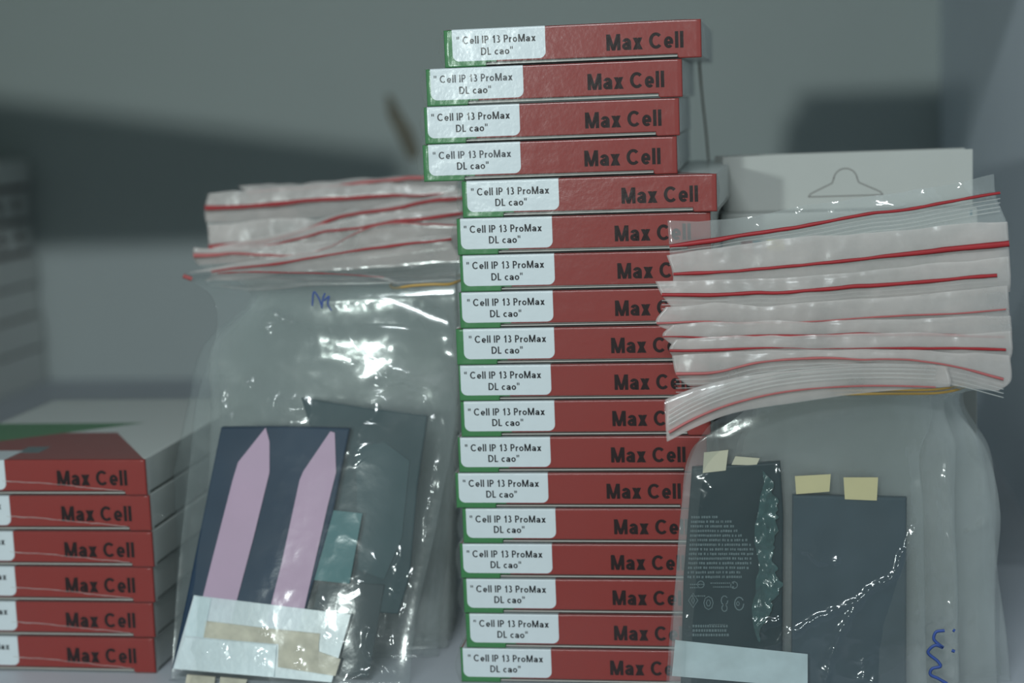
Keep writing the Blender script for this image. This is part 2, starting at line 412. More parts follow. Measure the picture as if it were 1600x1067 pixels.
def ribbon(name, pts, Yoff, wid_px, mat, parent, n=60, taper=None, thick=0.0004, wave=0.0, seed=0):
    """narrow flat strip, centre line through (px,py,Y)"""
    pts = np.array(pts, float); s = np.r_[0, np.cumsum(np.hypot(np.diff(pts[:, 0]), np.diff(pts[:, 1])))]; s /= s[-1]
    q = np.linspace(0, 1, n); C = catmull(s, pts, q)
    w = np.interp(q, np.linspace(0, 1, len(wid_px)), wid_px) if hasattr(wid_px, '__len__') else np.full(n, wid_px)
    if wave: w = w*(1+wave*fbm(q*14, q*0+seed, seed, 2))
    d = np.gradient(C[:, :2], axis=0); d /= np.linalg.norm(d, axis=1)[:, None]+1e-9
    nx, ny = -d[:, 1], d[:, 0]
    rowsW = []
    for k, (o, yo) in enumerate(((-.5, 0), (-.2, -thick), (.2, -thick), (.5, 0), (.3, thick*.6), (-.3, thick*.6))):
        rowsW.append(PP(C[:, 0]+nx*w*o, C[:, 1]+ny*w*o, C[:, 2]+Yoff+yo))
    V = np.concatenate(rowsW); K = 6
    F = []
    for k in range(K):
        k2 = (k+1) % K
        i = np.arange(n-1)
        F.append(np.stack([k*n+i, k*n+i+1, k2*n+i+1, k2*n+i], -1))
    F = np.concatenate(F)
    return np_mesh(name, V, F, mat, parent)

def pxslab(name, poly, t, mat, parent, bevel=0.0):
    """plate of real thickness t: polygon of (px,py,Y) front corners"""
    a = [P(*p) for p in poly]; b = [q+np.array([0, t, 0]) for q in a]
    bm = bmesh.new(); va = [bm.verts.new(q) for q in a]; vb = [bm.verts.new(q) for q in b]; n = len(poly)
    fa = bm.faces.new(va); bm.faces.new(vb[::-1])
    for i in range(n): bm.faces.new((va[i], vb[i], vb[(i+1) % n], va[(i+1) % n]))
    bm.normal_update()
    if bevel: bmesh.ops.bevel(bm, geom=list(fa.edges), offset=bevel, segments=2, affect='EDGES', profile=0.5)
    bmesh.ops.triangulate(bm, faces=[f for f in bm.faces if len(f.verts) > 4])
    return from_bm(name, bm, mat, parent)

def reparent_local(root):
    """children were made in world coordinates: shift meshes to the root's base"""
    o = Vector(root.location)
    def rec(p, off):
        for ch in [c for c in bpy.data.objects if c.parent == p]:
            if ch.type == 'MESH': ch.data.transform(Matrix.Translation(-o))
            rec(ch, off)
    rec(root, o)

# ------------------------------------------------------------------ the setting
XR = float(P(1469, 300, 0.79)[0]); YB = 0.79; XL = -0.80
def struct(name, *a, **k):
    o = box_obj(name, *a, **k); o['kind'] = 'structure'; return o
floor = struct('floor', XL, XR+0.018, -0.10, YB+0.018, -0.018, 0, M_FLOOR)
wall_back = struct('wall_back', XL, XR+0.018, YB, YB+0.018, 0, 0.42, M_WALL)
wall_right = struct('wall_right', XR, XR+0.018, -0.10, YB, 0, 0.42, M_WALLR)
wall_left = struct('wall_left', XL-0.018, XL, -0.10, YB+0.018, -0.018, 0.42, M_WALL)
ceiling = struct('ceiling', XL-0.018, XR+0.018, -0.06, YB+0.018, 0.42, 0.438, M_WALL)
# dried glue smear on the back board
pts = [(603, 148), (612, 150), (628, 178), (645, 205), (655, 235), (652, 250), (638, 248), (622, 215), (606, 180)]
g = prism('glue_smear', [(float(P(x, y, YB-0.0005)[0]), float(P(x, y, YB-0.0005)[2])) for x, y in pts], YB-0.0006, YB+0.0002, M_STAIN, wall_back)

# ------------------------------------------------------------------ battery boxes
BW, BL, BH = 0.102, 0.14, 0.0147
def carton_mesh():
    bm = bmesh.new()
    bm_box(bm, 0, BW, 0.0035, BL, 0.0008, BH, 0.0004)
    # front panel with a notch along its lower edge
    poly = [(0, 0), (0.0165, 0), (0.0168, 0.0017), (0.0925, 0.0017), (0.0928, 0.0003), (0.0935, 0.0), (BW, 0), (BW, BH), (0, BH)]
    a = [bm.verts.new((x, 0, z)) for x, z in poly]; b = [bm.verts.new((x, 0.0036, z)) for x, z in poly]; n = len(poly)
    fa = bm.faces.new(a); bm.faces.new(b[::-1])
    for i in range(n): bm.faces.new((a[i], b[i], b[(i+1) % n], a[(i+1) % n]))
    bm.normal_update()
    bmesh.ops.bevel(bm, geom=list(fa.edges), offset=0.0004, segments=2, affect='EDGES', profile=0.5)
    bmesh.ops.triangulate(bm, faces=[f for f in bm.faces if len(f.verts) > 4])
    bmesh.ops.recalc_face_normals(bm, faces=bm.faces)
    me = bpy.data.meshes.new('carton'); bm.to_mesh(me); bm.free(); me.materials.append(M_PRINT)
    return me
def cardedge_mesh():
    bm = bmesh.new(); bm_box(bm, 0.0168, 0.0925, 0.0004, 0.0034, 0.0007, 0.00105)
    me = bpy.data.meshes.new('bottom_flap'); bm.to_mesh(me); bm.free(); me.materials.append(M_CARDEDGE); return me
def label_mesh():
    x0, x1, z0, z1, r = 0.0028, 0.0402, 0.0023, BH+0.0001, 0.0026
    pts = [(x0, z1)]
    for k in range(7):
        a = math.pi+k*math.pi/12; pts.append((x0+r+r*math.cos(a), z0+r+r*math.sin(a)))
    for k in range(7):
        a = 1.5*math.pi+k*math.pi/12; pts.append((x1-r+r*math.cos(a), z0+r+r*math.sin(a)))
    pts.append((x1, z1))
    bm = bmesh.new()
    a = [bm.verts.new((x, -0.00012, z)) for x, z in pts]; b = [bm.verts.new((x, 0.0001, z)) for x, z in pts]; n = len(pts)
    fa = bm.faces.new(a)
    for i in range(n): bm.faces.new((a[i], b[i], b[(i+1) % n], a[(i+1) % n]))
    bmesh.ops.triangulate(bm, faces=[fa])
    # the part folded over onto the top
    bm_box(bm, x0, x1, -0.00012, 0.018, BH, BH+0.00012)
    bmesh.ops.recalc_face_normals(bm, faces=bm.faces)
    me = bpy.data.meshes.new('label'); bm.to_mesh(me); bm.free(); me.materials.append(M_LABEL); return me
def wrap_mesh(seed):
    """shrink film shell, tight on the faces, gathered at the ends"""
    rs = np.random.RandomState(seed)
    bm = bmesh.new(); bm_box(bm, -0.0004, BW+0.0004, -0.0004, BL+0.0004, -0.00005, BH+0.00025)
    # finer cells near the front
    for x in np.linspace(0, BW, 52)[1:-1]: bmesh.ops.bisect_plane(bm, geom=bm.verts[:]+bm.edges[:]+bm.faces[:], plane_co=(x, 0, 0), plane_no=(1, 0, 0))
    for z in (0.0006, 0.0012, 0.0018, 0.003, 0.0045, 0.006, 0.0075, 0.009, 0.0105, 0.012, 0.0130, 0.0139, 0.0144): bmesh.ops.bisect_plane(bm, geom=bm.verts[:]+bm.edges[:]+bm.faces[:], plane_co=(0, 0, z), plane_no=(0, 0, 1))
    for y in (0.0002, 0.0008, 0.002, 0.005, 0.012, 0.03, 0.06, 0.1, 0.125, 0.135): bmesh.ops.bisect_plane(bm, geom=bm.verts[:]+bm.edges[:]+bm.faces[:], plane_co=(0, y, 0), plane_no=(0, 1, 0))
    co = np.array([v.co[:] for v in bm.verts]); x, y, z = co.T
    nz = fbm(x*160+seed*3, z*160+y*90, seed, 3); nl = fbm(x*500, z*110, seed+4, 2)
    front = y < -0.0001
    e0 = np.exp(-x/0.0035); e1 = np.exp(-(BW-x)/0.0035); lowb = np.exp(-z/0.004)
    cr = crumple(x*260, z*260, seed+7)
    dy = -(np.abs(nz)*0.00012+np.abs(nl)*0.00012*lowb+(e0+e1)*0.00035*np.clip(cr, 0, 1))*front
    side0 = x < 0; side1 = x > BW
    k = np.sin(np.clip(z/BH, 0, 1)*math.pi)*np.exp(-np.clip(y, 0, 1)/0.012)
    dx = -1.0*side0*k*(0.0010+0.0012*np.clip(vnoise(z*220, y*200, seed+2), 0, 1))+1.0*side1*k*(0.0004+0.0006*vnoise(z*220, y*200, seed+3))
    # round the long edges
    ed = (front & (z > BH))
    dz = np.where(ed, -0.0002, 0); dy = np.where(ed, 0.0002, dy)
    for i, v in enumerate(bm.verts): v.co = (x[i]+dx[i], y[i]+dy[i], z[i]+dz[i])
    bmesh.ops.recalc_face_normals(bm, faces=bm.faces)
    me = bpy.data.meshes.new('shrink_wrap'); bm.to_mesh(me); bm.free(); me.materials.append(M_WRAP)
    me.polygons.foreach_set('use_smooth', [True]*len(me.polygons)); return me
ME_CARTON, ME_EDGE, ME_LABEL = carton_mesh(), cardedge_mesh(), label_mesh()
ME_WRAPS = [wrap_mesh(s) for s in (3, 14, 25, 36)]
ME_L1 = text_mesh('lettering', '" Cell IP 13 ProMax', 0.0318, 0.0030, 0.185, M_INK, 0.66, 0.13)
ME_L1W = ME_L1.copy(); ME_L1W.materials.clear(); ME_L1W.materials.append(M_INK2)
ME_L2 = text_mesh('lettering', 'DL cao"', 0.0128, 0.0030, 0.185, M_INK, 0.66, 0.13)
ME_BRAND = text_mesh('lettering', 'Max Cell', 0.0302, 0.0063, 0.225, M_INKR, 0.73, 0.10)

def make_box():
    t = bpy.data.objects.new('battery_box', None); COL.objects.link(t); t.empty_display_size = 0.01
    link('carton', ME_CARTON, t); link('bottom_flap', ME_EDGE, t)
    lb = link('label', ME_LABEL, t)
    a = link('lettering', ME_L1, lb); a.location = (0.0050, -0.00012, 0.0091)
    b = link('lettering', ME_L2, lb); b.location = (0.0143, -0.00012, 0.0044)
    c = link('lettering', ME_BRAND, t); c.location = (0.0637, -0.00002, 0.0040)
    link('shrink_wrap', ME_WRAPS[0], t)
    return t
def kids(o): return [c for c in COL.objects if c.parent == o]
def copy_tree(o, parent=None):
    c = o.copy(); COL.objects.link(c); c.parent = parent
    for ch in kids(o): copy_tree(ch, c)
    return c
proto = make_box(); used = False
ORD = ['topmost', 'second', 'third', 'fourth', 'fifth', 'sixth', 'seventh', 'eighth', 'ninth', 'tenth', 'eleventh', 'twelfth', 'thirteenth',
       'fourteenth', 'fifteenth', 'sixteenth', 'seventeenth', 'lowest']
def place_box(x, y, z, rz, ry, label, group, i, dl):
    global used
    o = proto if not used else copy_tree(proto); used = True
    o.location = (x, y, z); o.rotation_euler = (0, ry, rz)
    o['label'] = label; o['category'] = 'box'; o['group'] = group
    for ch in kids(o):
        if ch.name.startswith('shrink_wrap'): ch.data = ME_WRAPS[i % 4]
        if ch.name.startswith('label'):
            ch.location.x = dl[0]; 
            for k in kids(ch):
                if k.data in (ME_L1, ME_L1W): k.data = ME_L1W if dl[2] else ME_L1; k.location.z += dl[1]; k.location.x += dl[3]
        if ch.name.startswith('lettering'): ch.location.x += dl[4]
    return o
# left ends (px of green edge), label edges and brand starts of the 18 boxes of the tall stack
GL = [693, 666, 663, 661, 722, 714, 719, 718, 713, 717, 720, 716, 712, 723, 719, 724, 728, 720]
LL = [706, 673, 668, 670, 730, 720, 724, 722, 725, 720, 726, 720, 717, 729, 724, 730, 735, 724]
TS = [946, 914, 911, 911, 969, 959, 964, 961, 956, 962, 959, 958, 952, 964, 960, 963, 966, 961]
LY = [45, 107, 166, 226, 283, 341, 400, 456, 514, 571, 628, 683, 738, 793, 848, 902, 957, 1011]
tr = [-0.008, -0.012, -0.012, -0.012, -0.016, -0.004, 0, 0, 0.002, 0, 0.001, 0.003, 0.004, 0, 0.002, 0, 0.001, 0.001]
for i in range(18):
    z = 0.0001+(17-i)*0.015
    p = P(GL[i], LY[i]+25, 0)
    s = 0.66/F_PX*1.01
    dl = ((LL[i]-GL[i])*s-0.0028, random.uniform(-0.0002, 0.0002), i in (1, 3), random.uniform(-0.0005, 0.0005), (TS[i]-GL[i])*s-0.0637)
    rz = [0.012, 0.02, 0.025, 0.02, -0.02][i] if i < 5 else random.uniform(-0.006, 0.006)
    extra = {0: 'jutting right', 3: 'jutting out left', 4: 'jutting out right',
             17: 'on the shelf'}.get(i, 'from its top' if 0 < i < 17 else '')
    place_box(p[0], 0 if i else 0.001, z, rz, 0, ('red white-labelled battery box, %s in tall middle stack, %s' % (ORD[i], extra)).strip(', '),
              'red battery boxes in the tall middle stack', i, dl)
# left stack
RX = [227, 233, 238, 239, 239, 241]
LORD = ['topmost', 'second from top', 'third from top', 'fourth from top', 'second from bottom', 'lowest']
for i in range(6):
    z = 0.0001+(5-i)*0.015
    p = P(RX[i], 733+i*56, 0.004); z = 0.0001+(5-i)*0.015*1.06
    o = place_box(p[0]-BW*1.06, 0.004, z, random.uniform(-0.004, 0.004), 0, 'red battery box, %s of the short stack cut by the left frame edge' % LORD[i],
              'red battery boxes in the short left stack', i+1, (0.0012+i*0.0002, 0, False, 0, -0.001)); o.scale = (1.06,)*3
def fold_mesh(seed):
    n = 46; x = np.linspace(0.040, 0.092, n); z = np.interp(x, [0.04, 0.06, 0.092], [0.0062, 0.0050, 0.0019])+0.0003*fbm(x*300, x*0, seed, 3)
    h = 0.00011+0.00012*vnoise(x*900, x*0, seed+3); y = -0.00062+0*x
    V = np.concatenate([np.stack([x, y, z-h], 1), np.stack([x, y-0.00015, z], 1), np.stack([x, y, z+h], 1)])
    i = np.arange(n-1)
    Fq = np.concatenate([np.stack([i, i+1, i+1+n, i+n], -1), np.stack([i+n, i+n+1, i+1+2*n, i+2*n], -1)])
    o = np_mesh('film_fold', V, Fq, M_RIB); me = o.data; bpy.data.objects.remove(o); return me
FOLDS = [fold_mesh(k) for k in (5, 12, 19)]
for k, o in enumerate([o for o in COL.objects if o.get('group') == 'red battery boxes in the short left stack']):
    link('film_fold', FOLDS[k % 3], o)
# grey icons on the visible lid print
top = [o for o in COL.objects if o.get('label', '').startswith('red battery box, topmost')][0]
box_obj('lid_icon', 0.040, 0.050, 0.014, 0.026, BH, BH+0.0001, M_SMALLPRINT, top)

# ------------------------------------------------------------------ cartons behind the right bags
def hang_carton(dx, dy, dz, label):
    Yc = 0.085+dy
    x0 = float(P(1130, 300, Yc)[0])+dx; x1 = float(P(1520, 300, Yc)[0])+dx
    zt = float(P(1300, 240, Yc)[2])+dz; zb = float(P(1300, 326, Yc)[2])+dz
    t = empty('hang_tab_carton', ((x0+x1)/2, Yc, 0), label, 'box', 'white hang-tab cartons behind the right bags')
    ox, oy = (x0+x1)/2, Yc
    tab = box_obj('hang_tab', x0-ox, x1-ox, 0, 0.0008, zb-0.004, zt, M_CARTON, t, 0.0002)
    # european hang hole, die cut outline
    cx = float(P(1321, 290, Yc)[0])-ox+dx; mm = (Yc+0.66)/F_PX
    cz = float(P(1321, 306, Yc)[2])+dz
    L = [(-56, 0), (-52, 5), (-20, 20), (-17, 28)]
    arc = [(18*math.cos(a), 24+18*math.sin(a)) for a in np.linspace(math.pi*0.95, math.pi*0.05, 9)]
    L = L+arc+[(-x, y) for x, y in L[::-1]]
    L = [(cx+a*mm, cz+b*mm) for a, b in L]
    bm = bmesh.new()
    n = len(L)
    for i in range(n):
        a = Vector((L[i][0], -0.0001, L[i][1])); b = Vector((L[(i+1) % n][0], -0.0001, L[(i+1) % n][1]))
        d = (b-a).normalized(); q = Vector((-d.z, 0, d.x))*0.00022
        bm.faces.new([bm.verts.new(c) for c in (a+q, b+q, b-q, a-q)])
    from_bm('hang_hole', bm, M_CUT, t)
    body = box_obj('carton_body', x0-ox-0.0005, x1-ox, -0.018, 0.0, 0.0001, zb, M_CARTON, t, 0.0006)
    for (a0, a1, b0, b1, m) in ((1112, 1126, 376, 400, M_PTEAL), (1158, 1176, 376, 396, M_PRED), (1177, 1190, 376, 396, M_PTEAL), (1199, 1226, 374, 392, M_PYEL), (1528-12, 1519, 325, 338, M_PTEAL)):
        p0 = P(a0, b1, Yc-0.018); p1 = P(a1, b0, Yc-0.018)
        xa = max(p0[0]-ox, x0-ox); xb = min(p1[0]-ox, x1-ox)
        box_obj('printed_patch', xa, xb, -0.0181, -0.0178, p0[2], min(p1[2], zb-0.001), m, body)
    return t
hang_carton(0, 0, 0, 'white carton with cut-out hang hole, front one behind right bags')
t2 = hang_carton(-0.0035, 0.024, 0.0006, 'white carton mostly hidden behind the front hang-tab carton, its edge peeking above')

# ------------------------------------------------------------------ blurred cartons at far left
X0 = float(P(75, 592, 0.785)[0])
zs = [float(P(75, y, 0.785)[2]) for y in (247, 294, 346, 395, 443, 491, 541)]+[0.0]
BGL = ['topmost, plain and unprinted', 'second from top, dark word on it', 'third from top, dark word on it', 'fourth from top', 'fourth from bottom, plain', 'second from bottom', 'lowest']
BGL[4] = 'third from bottom'
bgtext = text_mesh('lettering', 'RES', 0.056, 0.0125, 0.24, M_PDARK)
bgdot = text_mesh('lettering', 'o', 0.016, 0.010, 0.24, M_PDARK, 1.0)
for i in range(7):
    zt, zb = zs[i], zs[i+1]
    jx = [0, -0.004, -0.003, 0, -0.002, 0.001, 0][i]
    t = empty('storage_carton', (X0+jx, 0.66, zb), 'off-white carton in blurred far left stack, '+BGL[i], 'box', 'off-white cartons in the far left stack')
    gap = 0.0045 if i in (0, 1, 2) else 0.0022
    box_obj('carton', -0.20, 0, -0.12, 0.122, gap if i < 6 else 0.0001, (zt-zb)-0.0002, M_BGCARD, t, 0.0010)
    if i < 6: box_obj('gap_shade', -0.196, -0.004, -0.116, 0.118, 0.0001, gap, M_PDARK, t)  # dark spacer stands in for the shade in the gap between cartons
    if i in (1, 2):
        for me, yy, zz in ((bgtext, 0.012, (zt-zb)*0.36), (bgdot, 0.088, (zt-zb)*0.42)):
            o = link('lettering', me, t); o.rotation_euler = (0, 0, math.pi/2); o.location = (0.0002, yy, zz)

# added slant-topped blocker, unseen beyond the frame, shaped to shade the back board
blocker = prism('shadow_blocker', [(-0.785, 0.0), (-0.415, 0.0), (-0.415, 0.247), (-0.785, 0.309)], -0.02, 0.02, M_BGCARD, None, 0.001)
tag(blocker, 'white slant-topped shadow blocker, added unseen beyond the left frame edge', 'shadow blocker')

# ------------------------------------------------------------------ bag builders
def ribs(parent, line, dy0, nrib, step, Yoff, mat, n=50, wid=1.6):
    """fine moulded zip tracks, parallel to the red line, joined in one part"""
    objs = []
    Vs, Fs, off = [], [], 0
    for k in range(nrib):
        pts = np.array(line, float); pts[:, 1] += dy0+step*k
        o = ribbon('zip_track', pts, Yoff, wid, mat, None, n=n, thick=0.0003)
        me = o.data; co = np.empty(len(me.vertices)*3, 'f'); me.vertices.foreach_get('co', co); Vs.append(co.reshape(-1, 3))
        f = np.empty(len(me.loops), 'i'); me.loops.foreach_get('vertex_index', f); Fs.append(f.reshape(-1, 4)+off); off += len(Vs[-1])
        bpy.data.objects.remove(o); bpy.data.meshes.remove(me)
    return np_mesh('zip_track', np.concatenate(Vs), np.concatenate(Fs), mat, parent)

def wavy(line, amp, seed, n=22):
    L = np.array(line, float); q = np.linspace(0, 1, n); s_ = (L[:, 0]-L[0, 0])/(L[-1, 0]-L[0, 0])
    C = catmull(s_, L, q); C[:, 1] += amp*fbm(q*7, q*0+seed*1.7, seed, 3)*1.6
    return [tuple(c) for c in C]

def yl(line, Y0, Y1):
    """give a px polyline depths running from Y0 (left) to Y1 (right)"""
    x0, x1 = line[0][0], line[-1][0]
    return [(x, y, Y0+(Y1-Y0)*(x-x0)/(x1-x0)) for x, y in line]

# ------------------------------------------------------------------ right bundle
RB = 'zip bags in the right bundle'
# name: mouth edge, red line, lower edge of the mouth ribbon, body left/right edges
FAN = [
 ('A', [(1043,350),(1120,341),(1200,331),(1350,308),(1450,293),(1553,275)], [(1046,384),(1200,362),(1350,337),(1563,302)], [(1050,424),(1300,395),(1575,352)], M_FANCLEAR, (7,7,6,6,6,5), M_ZIP),
 ('B', [(1042,398),(1300,368),(1574,345)], [(1052,429),(1200,420),(1350,404),(1577,381)], [(1050,452),(1300,440),(1578,415)], M_FAN, (6,5,5,6,9,11), M_ZIP),
 ('C', [(1024,440),(1300,428),(1577,400)], [(1034,461),(1180,459),(1350,447),(1558,430)], [(1060,492),(1300,480),(1578,455)], M_FAN, (6,6,6,6,6,6), M_ZIP),
 ('D', [(1040,478),(1300,470),(1575,448)], [(1026,504),(1090,503),(1150,504),(1300,500),(1572,484)], [(1060,520),(1300,516),(1578,505)], M_FAN, (4,3,2,3,3,3), M_ZIPPALE),
 ('E', [(1050,506),(1300,500),(1579,494)], [(1036,527),(1110,527),(1200,525),(1350,523),(1570,527)], [(1060,545),(1300,538),(1578,540)], M_FAN, (2,4,5,5,5,3), M_ZIP),
 ('F', [(1055,530),(1300,522),(1580,520)], [(1046,549),(1120,547),(1205,544),(1300,545),(1400,543),(1572,546)], [(1060,566),(1300,560),(1578,565)], M_FAN, (5,4,1,2,5,4), M_ZIP),
 ('G', [(1050,556),(1300,546),(1578,552)], [(1056,584),(1110,582),(1180,567),(1300,561),(1450,566),(1568,592)], [(1075,602),(1300,584),(1560,610)], M_FAN, (5,4,4,3,3,4), M_ZIPPALE),
]
RLAB = {'A': 'clear zip bag whose mouth stands highest in the right bundle',
        'B': 'zip bag with the second red zip line from top in right bundle, thickest at right',
        'C': 'zip bag with the third red zip line from top in right bundle',
        'D': 'milky zip bag under the third red line, its own line pale',
        'E': 'zip bag with the long straight red line mid-height in right bundle',
        'F': 'zip bag with a short bright red line at left, below the long straight one',
        'G': 'zip bag with pale bent red line just above the folded-over mouth'}
BODY = { # (left px, right px) at y 625, 700, 800, 900, 1000, 1120
 'G': ([1160,1082,1064,1056,1050,1042],[1488,1494,1492,1496,1498,1500]),
 'F': ([1170,1150,1150,1150,1150,1150],[1492,1540,1563,1556,1556,1562]),
 'E': ([1180,1160,1160,1160,1160,1160],[1500,1534,1550,1560,1574,1582]),
 'D': ([1180,1160,1160,1160,1160,1160],[1505,1546,1556,1553,1560,1570]),
 'C': ([1180,1170,1170,1170,1170,1170],[1500,1530,1545,1548,1552,1560]),
 'B': ([1180,1180,1180,1180,1180,1180],[1498,1520,1535,1540,1548,1556]),
 'A': ([1190,1190,1190,1190,1190,1190],[1495,1510,1525,1530,1540,1550])}
BY = [625, 700, 800, 900, 1000, 1122]
bodyY = {'G': -0.0215, 'F': -0.010, 'E': -0.003, 'D': 0.004, 'C': 0.011, 'B': 0.018, 'A': 0.025}
fanY = {'A': -0.014, 'B': -0.0175, 'C': -0.021, 'D': -0.0245, 'E': -0.028, 'F': -0.0315, 'G': -0.035}
rightroots = {}
for k, (nm, te, rl, le, mat, wd, zm) in enumerate(FAN):
    Yf, Yb = fanY[nm], bodyY[nm]; c = P(1300, 1000, Yb+0.01)
    root = empty('zip_bag', (float(c[0]), Yb+0.012, 0.0), RLAB[nm], 'bag', RB); rightroots[nm] = root
    dr = 0.016
    te = wavy(te, 3.5, k); rl = wavy(rl, 1.8, k+40); le = wavy(le, 2.5, k+80)
    rows = [yl(te, Yf, Yf+dr), yl(rl[:-1]+[(te[-1][0]+2, rl[-1][1])], Yf-0.0005, Yf+dr), yl(le, Yf+0.0003, Yf+dr)]
    # the mouth ribbon and its way down to the rubber band
    mid = [(a+(b-a)*0.5) for a, b in ((le[0][0], BODY[nm][0][0]), (le[-1][0], BODY[nm][1][0]))]
    rows.append(yl([(mid[0], (le[0][1]+612)/2+4), (1300, (le[1][1]+608)/2), (mid[1], (le[-1][1]+606)/2+2)], (Yf+Yb)/2-0.004, (Yf+Yb)/2+dr))
    Lx, Rx = BODY[nm]
    for j, by in enumerate(BY):
        Yj = Yb + (-0.004 if j == 0 else 0) + 0.0
        rows.append([(Lx[j], by, Yj), ((Lx[j]*2+Rx[j])/3, by-6 if j == 0 else by, Yj-0.001), ((Lx[j]+Rx[j]*2)/3, by-8 if j == 0 else by, Yj+0.006), (Rx[j], by-8 if j == 0 else by, Yj+0.015)])
    rd = []
    if nm == 'A':
        rd = [([(x, y-4), (x+14, y+14), (x+26, y+26)], 5, 1.6) for x, y in ((1175,338),(1250,328),(1310,318),(1380,305),(1440,300),(1500,292))]
        rd += [([(1290,336),(1380,322),(1460,310)], 6, 1.5)]
    if nm == 'G':
        rd = [([(1478,700),(1484,800),(1489,900),(1491,1000),(1493,1067)], 5, 4.0), ([(1462,740),(1466,830),(1476,900)], 4, 1.2), ([(1505,680),(1500,760),(1503,840)], 5, 1.0)]
    if nm == 'F':
        rd = [([(1500,640),(1530,700),(1540,780)], 6, 1.2), ([(1510,830),(1545,812)], 4, 1.5), ([(1520,900),(1528,1000),(1532,1060)], 5, 1.0)]
    bag_film('bag_film', rows, mat if nm == 'A' else M_BAG, root, nu=90, nv=170, thick=0.004, amp=0.00035, seed=20+k*5, ridges=rd, vthin=0.30)
    ribbon('zip_strip', yl(rl, Yf-0.0010, Yf+dr-0.0010), -0.0026, wd, zm, root, n=90, wave=0.25, seed=k)
    if nm in 'ACG': ribs(root, yl(rl, Yf-0.0010, Yf+dr-0.0010), 9, 4, 6.5, -0.0010, M_RIB)
    if nm != 'A':  # milky doubled film at the mouth
        rows2 = [yl(te, Yf-0.0008, Yf+dr-0.0008), yl(rl[:-1]+[(te[-1][0]+2, rl[-1][1])], Yf-0.0016, Yf+dr-0.0016), yl(le, Yf-0.0006, Yf+dr-0.0006)]
        bag_film('mouth_film', rows2, M_FAN, root, nu=110, nv=30, thick=0.0008, amp=0.0008, cs=70, seed=70+k)

# front bag with the mouth folded over
rootH = empty('zip_bag', (float(P(1250, 1000, -0.03)[0]), -0.030, 0.0), 'front zip bag of the right bundle, mouth folded down, black batteries showing', 'bag', RB)
yH = lambda l, a, b: yl(l, a, b)
rows = [yH([(1042,690),(1085,668),(1130,650),(1250,628),(1360,613),(1484,604)], -0.046, -0.026),
        yH([(1040,660),(1085,640),(1150,616),(1250,604),(1360,592),(1486,596)], -0.046, -0.026),
        yH([(1040,624),(1075,610),(1150,590),(1250,578),(1360,570),(1480,572)], -0.044, -0.024),
        yH([(1080,630),(1150,605),(1250,592),(1360,585),(1470,590)], -0.037, -0.020),
        yH([(1140,640),(1250,620),(1360,612),(1455,614)], -0.034, -0.018),
        yH([(1108,665),(1250,655),(1360,650),(1456,650)], -0.032, -0.016),
        yH([(1082,710),(1200,705),(1340,705),(1438,705)], -0.031, -0.016),
        yH([(1066,780),(1200,780),(1340,780),(1442,780)], -0.031, -0.018),
        yH([(1058,880),(1200,880),(1340,880),(1444,880)], -0.031, -0.020),
        yH([(1046,1000),(1200,1000),(1340,1000),(1446,1000)], -0.031, -0.022),
        yH([(1038,1112),(1200,1112),(1340,1112),(1450,1112)], -0.031, -0.022)]
ridH = [([(1203,1004),(1235,985),(1270,963),(1310,945),(1345,925),(1365,910),(1392,898),(1403,880),(1412,860),(1425,835),(1438,812)], 3.4, 2.2),
        ([(1350,922),(1330,950),(1312,985),(1305,1010),(1295,1040),(1290,1067)], 3.6, 1.8),
        ([(1238,835),(1255,855),(1275,868),(1312,874)], 4, 1.5), ([(1262,830),(1275,850),(1280,880)], 4, 1.0),
        ([(1216,722),(1224,735)], 4, 1.5), ([(1190,985),(1196,970),(1218,964)], 3.5, 1.8),
        ([(1236,700),(1238,800),(1240,900),(1228,1000)], 6, 0.9), ([(1290,1045),(1360,1060),(1440,1010)], 6, 1.0),
        ([(1345,1020),(1352,1050),(1375,1060)], 7, 1.6),
        ([(1100,740),(1112,760),(1094,790)], 7, 1.0), ([(1072,960),(1080,990)], 4, 1.0),
        ([(1430,770),(1428,860),(1435,960)], 8, 0.8), ([(1375,640),(1410,700),(1425,760)], 9, 0.8),
        ([(1062,780),(1056,860),(1052,950),(1042,1060)], 3, 1.2), ([(1140,660),(1170,672),(1200,650)], 7, 0.8)]
bag_film('bag_film', rows, film('front_bag_film', 0.055, tint=(0.58, 0.66, 0.69), rough=0.13, gl=1.5, bump=0.12, bscale=180.), rootH, nu=230, nv=330, thick=0.007, amp=0.0004, cs=50, seed=5, ridges=ridH, vthin=0.30)
lH = [(1045,676),(1075,659),(1110,643),(1200,617),(1320,604),(1400,603),(1462,605)]
ribbon('zip_strip', yl(lH, -0.0475, -0.028), -0.001, (5, 4, 3, 3, 3), M_ZIPPALE, rootH, n=90, wave=0.2, seed=3)
ribs(rootH, yl(lH, -0.0475, -0.028), -34, 4, 7, -0.0008, M_RIB)
rows2 = [[(x, y, Y-0.0006) for x, y, Y in r] for r in rows[:3]]
bag_film('mouth_film', rows2, M_FAN, rootH, nu=80, nv=24, thick=0.0008, amp=0.0003, cs=60, seed=99)

# handwriting on the right bundle
hand = [[(1476,985),(1462,988),(1459,998),(1466,1006),(1474,1012)], [(1474,1012),(1462,1008),(1450,1018),(1466,1034),(1470,1040),(1455,1046),(1453,1052),(1466,1060),(1480,1068)], [(1489,984),(1492,986)], [(1487,1016),(1492,1018)]]
for h in hand:
    ribbon('handwriting', [(x, y, -0.0150) for x, y in h], 0.0, 5.0, M_PENBLUE, rightroots['G'], n=40, thick=0.0002)

